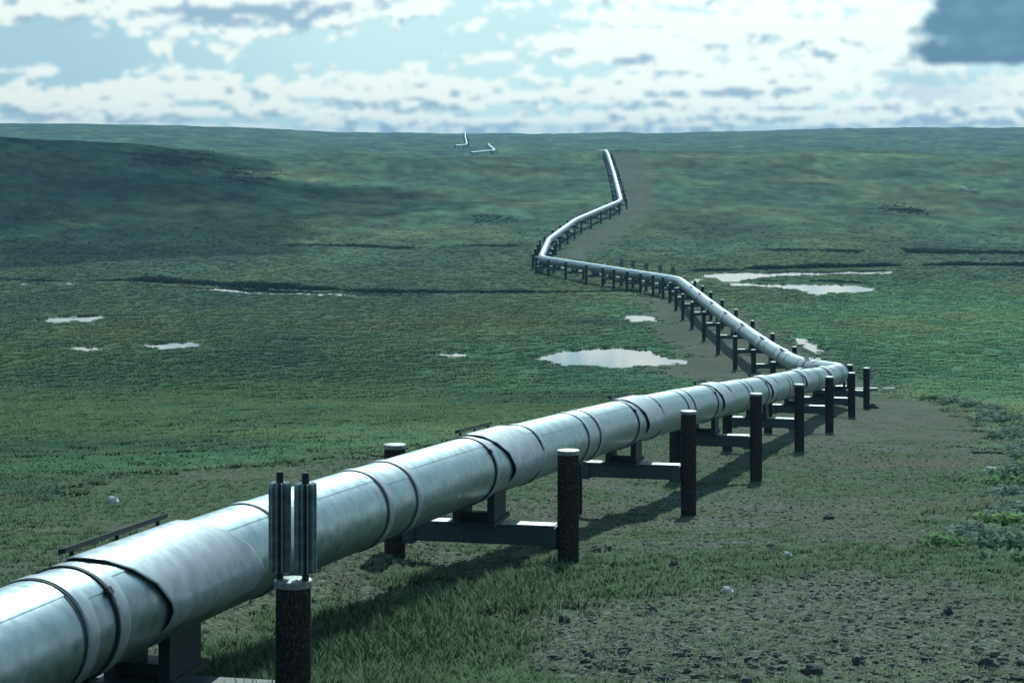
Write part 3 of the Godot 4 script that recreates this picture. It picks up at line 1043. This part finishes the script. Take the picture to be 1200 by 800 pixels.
func build_bits() -> void:
	var dark := StandardMaterial3D.new()
	dark.albedo_texture = noise_tex(81, 0.06, 4, [lin(0.035, 0.04, 0.042), lin(0.10, 0.10, 0.10)], [0.3, 0.8], 256)
	dark.uv1_triplanar = true
	dark.roughness = 0.95
	var pale := dark.duplicate()
	pale.albedo_texture = noise_tex(82, 0.06, 4, [lin(0.40, 0.42, 0.40), lin(0.62, 0.64, 0.62)], [0.3, 0.8], 256)
	var ms := [stone_mesh(91, 0.85), stone_mesh(92, 0.7), stone_mesh(93, 1.0)]
	var spots := [[-1.8, 35.5, 0.26], [-1.6, 34.6, 0.22], [-0.9, 33.8, 0.24], [0.9, 36.4, 0.2], [1.9, 48.2, 0.28], [2.2, 48.6, 0.2], [3.4, 44.6, 0.22], [2.5, 38.0, 0.2], [6.0, 49.5, 0.2], [4.9, 42.6, 0.2], [2.2, 30.6, 0.24], [4.4, 31.2, 0.28], [5.2, 32.0, 0.22], [6.3, 32.4, 0.25], [0.4, 31.0, 0.22], [1.2, 32.4, 0.2], [25.7, 151.8, 0.6], [7.6, 37.2, 0.2], [-1.5, 40.2, 0.22], [9.2, 62.0, 0.25], [3.3, 30.2, 0.2], [7.0, 31.4, 0.24]]
	spots.sort_custom(func(p, q): return p[0] / p[1] < q[0] / q[1])
	for i in spots.size():
		var q: Array = spots[i]
		var o := part("rock", ms[i % 3], dark, self, at(q[0], q[1], q[2] * 0.15))
		o.scale = Vector3.ONE * q[2] * 1.15
		o.rotation.y = rng.randf() * TAU
		tag(o, "dark lump of rock on the gravel pad, %s of its kind from the left" % ordinal(i) if q[1] < 100 else "dark rock on the ground beside the posts at the first bend", "rock", "dark rocks on the gravel pad")
	var pales := [[-11.9, 63.5, 0.36, "pale stone in the grass beyond the near end of the pipe"], [6.1, 47.2, 0.2, "small whitish stone on the gravel in the middle of the pad"], [4.1, 40.6, 0.22, "pale grey stone among green grass near the lower middle"], [19.4, 86.5, 0.55, "white stone among shrubs on the right edge of the pad, farther one"], [15.9, 66.0, 0.5, "white stone among shrubs on the right edge of the pad, nearer one"], [1.6, 46.2, 0.18, "flat pale stone on the ground right of the second post"], [140.6, 664.0, 2.6, "larger of two white boulders far up the right slope"], [143.4, 659.0, 1.9, "smaller of two white boulders far up the right slope"]]
	for q in pales:
		var o := part("pale_stone", ms[rng.randi() % 3], pale, self, at(q[0], q[1], q[2] * 0.15))
		o.scale = Vector3(1.2, 0.9, 1.0) * q[2]
		tag(o, q[3], "stone")
	var st := SurfaceTool.new()
	st.begin(Mesh.PRIMITIVE_TRIANGLES)
	block(st, Vector3(0, 0.08, 0), Vector3(0.05, 0.26, 0.03))
	st.generate_normals()
	var stake := part("survey_stake", st.commit(), pale, self, at(0.5, 42.2))
	stake.rotation = Vector3(0.2, 0.3, 0.35)
	tag(stake, "short white stake leaning in the grass left of the second post's foot", "stake")
	for k in 2:
		var pl := SurfaceTool.new()
		pl.begin(Mesh.PRIMITIVE_TRIANGLES)
		block(pl, Vector3.ZERO, Vector3(2.0 - k * 0.9, 0.3, 0.5), 0.03)
		pl.generate_normals()
		var o := part("timber_mat", pl.commit(), [M.cap, pale][k], self, at(31.4 + k * 2.0, 189.0, 0.12))
		o.rotation.y = 0.1 + 0.25 * k
		tag(o, ["weathered grey timber lying right of the far posts at the bend", "bleached white timber end lying right of the far posts at the bend"][k], "timber")

# ---------------------------------------------------------------- scene
func _ready() -> void:
	rng.seed = 20
	# camera
	var cam := Camera3D.new()
	cam.name = "camera"
	add_child(cam)
	cam.position = Vector3(0, EYE, 0)
	cam.projection = Camera3D.PROJECTION_FRUSTUM
	cam.near = 0.5
	cam.far = 20000.0
	cam.size = 0.16
	cam.frustum_offset = Vector2(0, -0.048)
	# sky, sun, exposure
	var high := deg_to_rad(41.0)
	var az := deg_to_rad(8.5)
	to_sun = Vector3(sin(az) * cos(high), sin(high), -cos(az) * cos(high))
	var env := Environment.new()
	env.background_mode = Environment.BG_SKY
	env.sky = build_sky()
	env.background_energy_multiplier = SKY_TOP
	env.tonemap_mode = Environment.TONE_MAPPER_LINEAR
	env.tonemap_exposure = 1.0
	env.sdfgi_enabled = true
	env.ssao_enabled = true
	env.ssil_enabled = true
	env.fog_enabled = true
	env.fog_density = 0.00014
	env.fog_light_color = Color(0.62, 0.86, 1.0)
	var we := WorldEnvironment.new()
	we.name = "world"
	we.environment = env
	add_child(we)
	var sun := DirectionalLight3D.new()
	sun.name = "sun"
	sun.light_energy = 1.45
	sun.light_color = Color(0.93, 1.0, 0.95)
	sun.light_angular_distance = 0.5
	sun.shadow_enabled = true
	add_child(sun)
	sun.look_at_from_position(to_sun * 100.0, Vector3.ZERO)
	materials()
	prepare_terrain()
	print("prepared ", Time.get_ticks_msec())
	build_ground()
	print("ground ", Time.get_ticks_msec())
	build_water("pond", "big", "bright pond left of the pipe beyond the near bend", "pond")
	build_water("pond", "small", "small pool left of the pipe just before the creek", "pond")
	build_water("pond", "mid", "thin pool in the middle of the left meadow", "pond")
	build_water("pond", "left_long", "long bluish pool at the far left of the meadow", "pond")
	build_water("pond", "left_tiny", "tiny pool at the left, nearest the left edge", "pond")
	build_water("pond", "left_pair", "pale pool in the left meadow, right of the tiny one", "pond")
	build_water("pond", "far_left", "pool at the left edge beyond the creek", "pond")
	build_water("pond", "lake", "long white lake right of the pipe, its farther thin arm", "lake")
	build_water("pond", "lake_arm", "nearer broad arm of the white lake right of the pipe", "lake")
	build_water("pond", "ditch", "narrow white pool right of the pipe behind the near bend", "pond")
	build_water("creek", "creek", "narrow creek crossing the valley under the pipe", "creek")
	# pipeline
	var ctrl := [[-16.9, -25.2, 3.4, 5], [-12.85, -7.4, 4.6, 6], [-8.8, 10.4, 5.5, 7], [-4.75, 28.2, 6.0, 7], [-0.7, 46.0, 7.27, 7], [3.35, 63.8, 8.80, 7], [7.4, 81.6, 10.5, 7], [11.45, 99.4, 12.3, 7], [15.5, 117.2, 14.0, 7], [19.55, 135.0, 15.85, 7], [23.6, 152.4, 17.5, 4.5], [23.85, 178.0, 19.8, 8], [24.5, 205.0, 21.0, 8], [24.6, 245.0, 21.75, 8], [24.9, 282.0, 22.4, 8], [26.3, 335.0, 24.0, 5], [5.4, 402.0, 24.7, 5], [7.9, 458.0, 24.1, 6], [15.5, 520.0, 22.6, 8], [30.7, 600.0, 20.6, 7], [34.5, 720.0, 15.6, 10], [38.2, 850.0, 10.3, 10], [39.5, 900.0, 9.6, 10], [30.0, 980.0, 13.0, 5]]
	make_path(ctrl)
	var o := thing("pipeline", Vector3(23.6, ground_y(23.6, 152.4), -152.4))
	tag(o, "long silver insulated pipeline zigzagging across the valley on posts", "pipeline")
	var base := s_near(-4.75, 28.2)
	var span := s_near(-0.7, 46.0) - base
	var bend1 := s_near(23.6, 152.4)
	var cuts := [0.0]
	for k in range(-2, 7):
		for q in ([-0.195, -0.145, 0.19, 0.488, 0.59] if k == 0 else [-0.07, 0.19, 0.50, 0.59]):
			var s: float = base + (k + q) * span
			if s > 2.0: cuts.append(s)
	cuts.append(bend1 - 2.6)
	cuts.append(bend1 + 3.2)
	var s := bend1 + 12.0
	while s < path_s[-1] - 8.0:
		cuts.append(s)
		s += 9.2 if s < bend1 + 260.0 else 18.4
	cuts.append(path_s[-1])
	var heavy := []
	for i in cuts.size():
		var q: float = fposmod((cuts[i] - base) / span, 1.0)
		if q > 0.84 and cuts[i] < bend1 - 3.0: heavy.append(i)
	for i in cuts.size() - 1:
		var near: bool = cuts[i] < bend1 + 60.0
		pipe_section(cuts[i], cuts[i + 1], 48 if near else 24, o, deg_to_rad(52.0 if i % 3 else 40.0))
		if i > 0:
			var segs := 48 if near else 20
			var band := ring("joint_band", cuts[i] + 0.10, 0.30, 0.022, M.sheet, segs, o)
			if near: ring("gap_shade_strap", cuts[i] - 0.10, 0.05 if i in heavy else 0.025, 0.026 if i in heavy else 0.016, M.dark_steel, segs, band)  # dark ring painted in for the shadowed gap beside the band
			if i in heavy: latch(cuts[i] - 0.10, band, o)
	for k in range(-1, 7):
		var c0 := base + k * span
		cover(c0 - (2.3 if k == 0 else 0.9), c0 + (1.1 if k == 0 else 2.2), o)
	for k in 8: cover(bend1 + 16.0 + 18.3 * k, bend1 + 18.6 + 18.3 * k, o)
	# supports of the near stretch
	var nth := ["nearest", "second", "third", "fourth", "fifth", "sixth", "seventh", "eighth", "ninth", "tenth", "eleventh", "twelfth", "thirteenth", "fourteenth", "fifteenth", "sixteenth"]
	var lefts := [1.9, 1.9, 1.5, 1.15, 1.4, 1.4, 1.4, 1.4]
	for k in 7:
		var label := "%s pipe support before the first bend, rusty posts with pale caps" % nth[k].capitalize() if k else "nearest pipe support, finned radiators on its rusty right post"
		support(base + k * span, 1.95, lefts[k], label.to_lower(), "pipe supports of the near stretch", [0.2 if k == 0 else 0.42, [-0.12, 0.42, -0.1, -0.3, -0.1, 0.0, 0.1][k]], [1 if k == 0 else 0, 0], true, 0.5, M.beam if k == 0 else M.plate)  # nearest beam's top plate is coloured dark in place of shadow
	support(bend1 - 0.6, 1.95, 1.5, "pipe support right at the first bend, last of the near stretch", "pipe supports of the near stretch")
	var bend2 := s_near(26.3, 335.0)
	var bend3 := s_near(5.4, 402.0)
	var bend4 := s_near(7.9, 458.0)
	var bend5 := s_near(30.7, 600.0)
	for k in 10:
		support(bend1 + 9.0 + k * 18.3, 1.9, 1.9, "%s pipe support past the first bend, on the way to the creek" % (nth[k] if k else "first"), "pipe supports towards the creek", [0.42, 0.15])
	var along := [0.03, 0.10, 0.18, 0.27, 0.36, 0.44, 0.56, 0.72, 0.86, 0.97]
	for k in along.size():
		support(lerpf(bend2, bend3, along[k]), 1.7, 1.7, "%s pipe support of the creek crossing, counted from its right end" % (nth[k] if k else "first"), "pipe supports of the creek crossing", [0.6, 0.6], [1, 0] if k > 0 and k < 6 else [0, 0], false)
	for k in 4:
		support(lerpf(bend3, bend4, 0.12 + 0.25 * k), 1.7, 1.7, "%s pipe support on the short stretch beyond the creek crossing" % (nth[k] if k else "first"), "pipe supports of the short stretch", [0.6, 0.6], [0, 0], false)
	for k in 8:
		support(lerpf(bend4, bend5, 0.05 + 0.12 * k), 1.7, 1.7, "%s pipe support on the stretch climbing right beyond the creek" % (nth[k] if k else "first"), "pipe supports of the climb to the right", [0.5, 0.5], [0, 0], false)
	for k in 15:
		support(bend5 + 5.0 + 18.4 * k, 1.7, 1.7, "%s pipe support on the last straight up to the crest" % (nth[k] if k else "first"), "pipe supports up to the crest", [0.4, 0.4], [0, 0], false)
	# the line shows again far away
	for piece in [[[-26.8, 1390.0], [-11.6, 1450.0], [-18.0, 1620.0]], [[-42.0, 1585.0], [-35.5, 1680.0], [-46.0, 2100.0], [-58.0, 2640.0]]]:
		var far := []
		for p in piece: far.append([p[0], p[1], drop_at(p[0], p[1]) - 2.6 + TILT * p[1], 8.0])
		make_path(far)
		var first := path_at(0.0).origin
		var fo := thing("far_pipeline", first)
		tag(fo, "distant thread of pipeline on the plain, lower bent piece" if piece.size() == 3 else "distant thread of pipeline climbing to the skyline", "pipeline")
		for i in far.size() - 1:
			var q0 := s_near(far[i][0], far[i][1])
			var q1 := s_near(far[i + 1][0], far[i + 1][1])
			pipe_section(q0, q1, 16, fo, 0.9)
			var q := q0 + 9.0
			while q < q1:
				var f := path_at(q)
				for sx in [-1.6, 1.6]:
					var foot: Vector3 = f.origin + f.basis.x * sx
					var gy := ground_y(foot.x, -foot.z)
					if not mesh_cache.has("far_post"): mesh_cache.far_post = lathe([[0.23, -0.8], [0.23, 3.0], [0.0, 3.0]], 8)
					part("post", mesh_cache.far_post, M.rust, fo, Vector3(foot.x, gy, foot.z) - fo.position)
				q += 36.0
	print("pipeline ", Time.get_ticks_msec())
	build_cover()
	print("cover ", Time.get_ticks_msec())
	var dk := Color(0.020, 0.042, 0.034)
	thicket([[-100, 380], [-89, 379], [-79, 375], [-67, 379], [-58, 370], [-42, 359]], 900, 0.7, 0.42, dk, "low dark willow scrub along the left part of the creek")
	thicket([[-66, 381], [-58, 371.5], [-47, 365.5], [-39, 360.0], [-24.8, 351], [-20, 350]], 2400, 0.9, 0.6, dk, "dark willow scrub lining the far bank of the creek, left of middle")
	thicket([[-20, 349.5], [-11, 349], [5.5, 349], [20, 353]], 1100, 0.6, 0.4, dk, "thin dark scrub line along the creek beside the pipe crossing")
	thicket([[36, 406], [48, 411], [61, 415], [74, 418], [90, 420], [112, 420]], 1600, 0.9, 0.65, dk, "dark scrub along the far shore of the hooked lake")
	thicket([[45, 378], [50, 376], [57, 376], [62, 370]], 220, 0.7, 0.35, dk, "dark scrub between the arms of the hooked lake")
	dk = Color(0.032, 0.062, 0.045)
	thicket([[-52, 483], [-38, 478], [-22, 470]], 420, 2.0, 0.4, dk, "dark scrub streak on the left slope beyond the creek")
	thicket([[-15, 478], [5, 475]], 240, 1.6, 0.35, dk, "dark scrub streak left of the short pipe stretch")
	thicket([[86, 461], [97, 459], [112, 457]], 650, 2.0, 0.5, dk, "dark scrub streak at the right edge beyond the lake")
	thicket([[55, 466], [65, 463], [75, 462]], 340, 2.0, 0.4, dk, "dark scrub streak on the slope behind the lake")
	thicket([[100, 603], [107, 601], [114, 598]], 700, 9.0, 0.28, dk, "short dark scrub patch on the far right slope")
	thicket([[-10, 566], [-4, 562], [2, 565]], 420, 8.0, 0.26, dk, "short dark scrub patch on the slope left of the pipe")
	thicket([[-139, 770], [-125, 765], [-110, 765]], 1900, 26.0, 0.3, dk, "dark scrub streak high on the shaded left hill")
	thicket([[-97, 722], [-86, 714], [-76, 708]], 1300, 18.0, 0.3, dk, "dark scrub streak at the right foot of the shaded left hill")
	build_shrubs()
	build_bits()
	cloud(Vector3(-150, EYE + 520, -1250), Vector3(150, 34, 175), 8, "grey cloud above the frame that shades the left hill")
	print("done ", Time.get_ticks_msec())
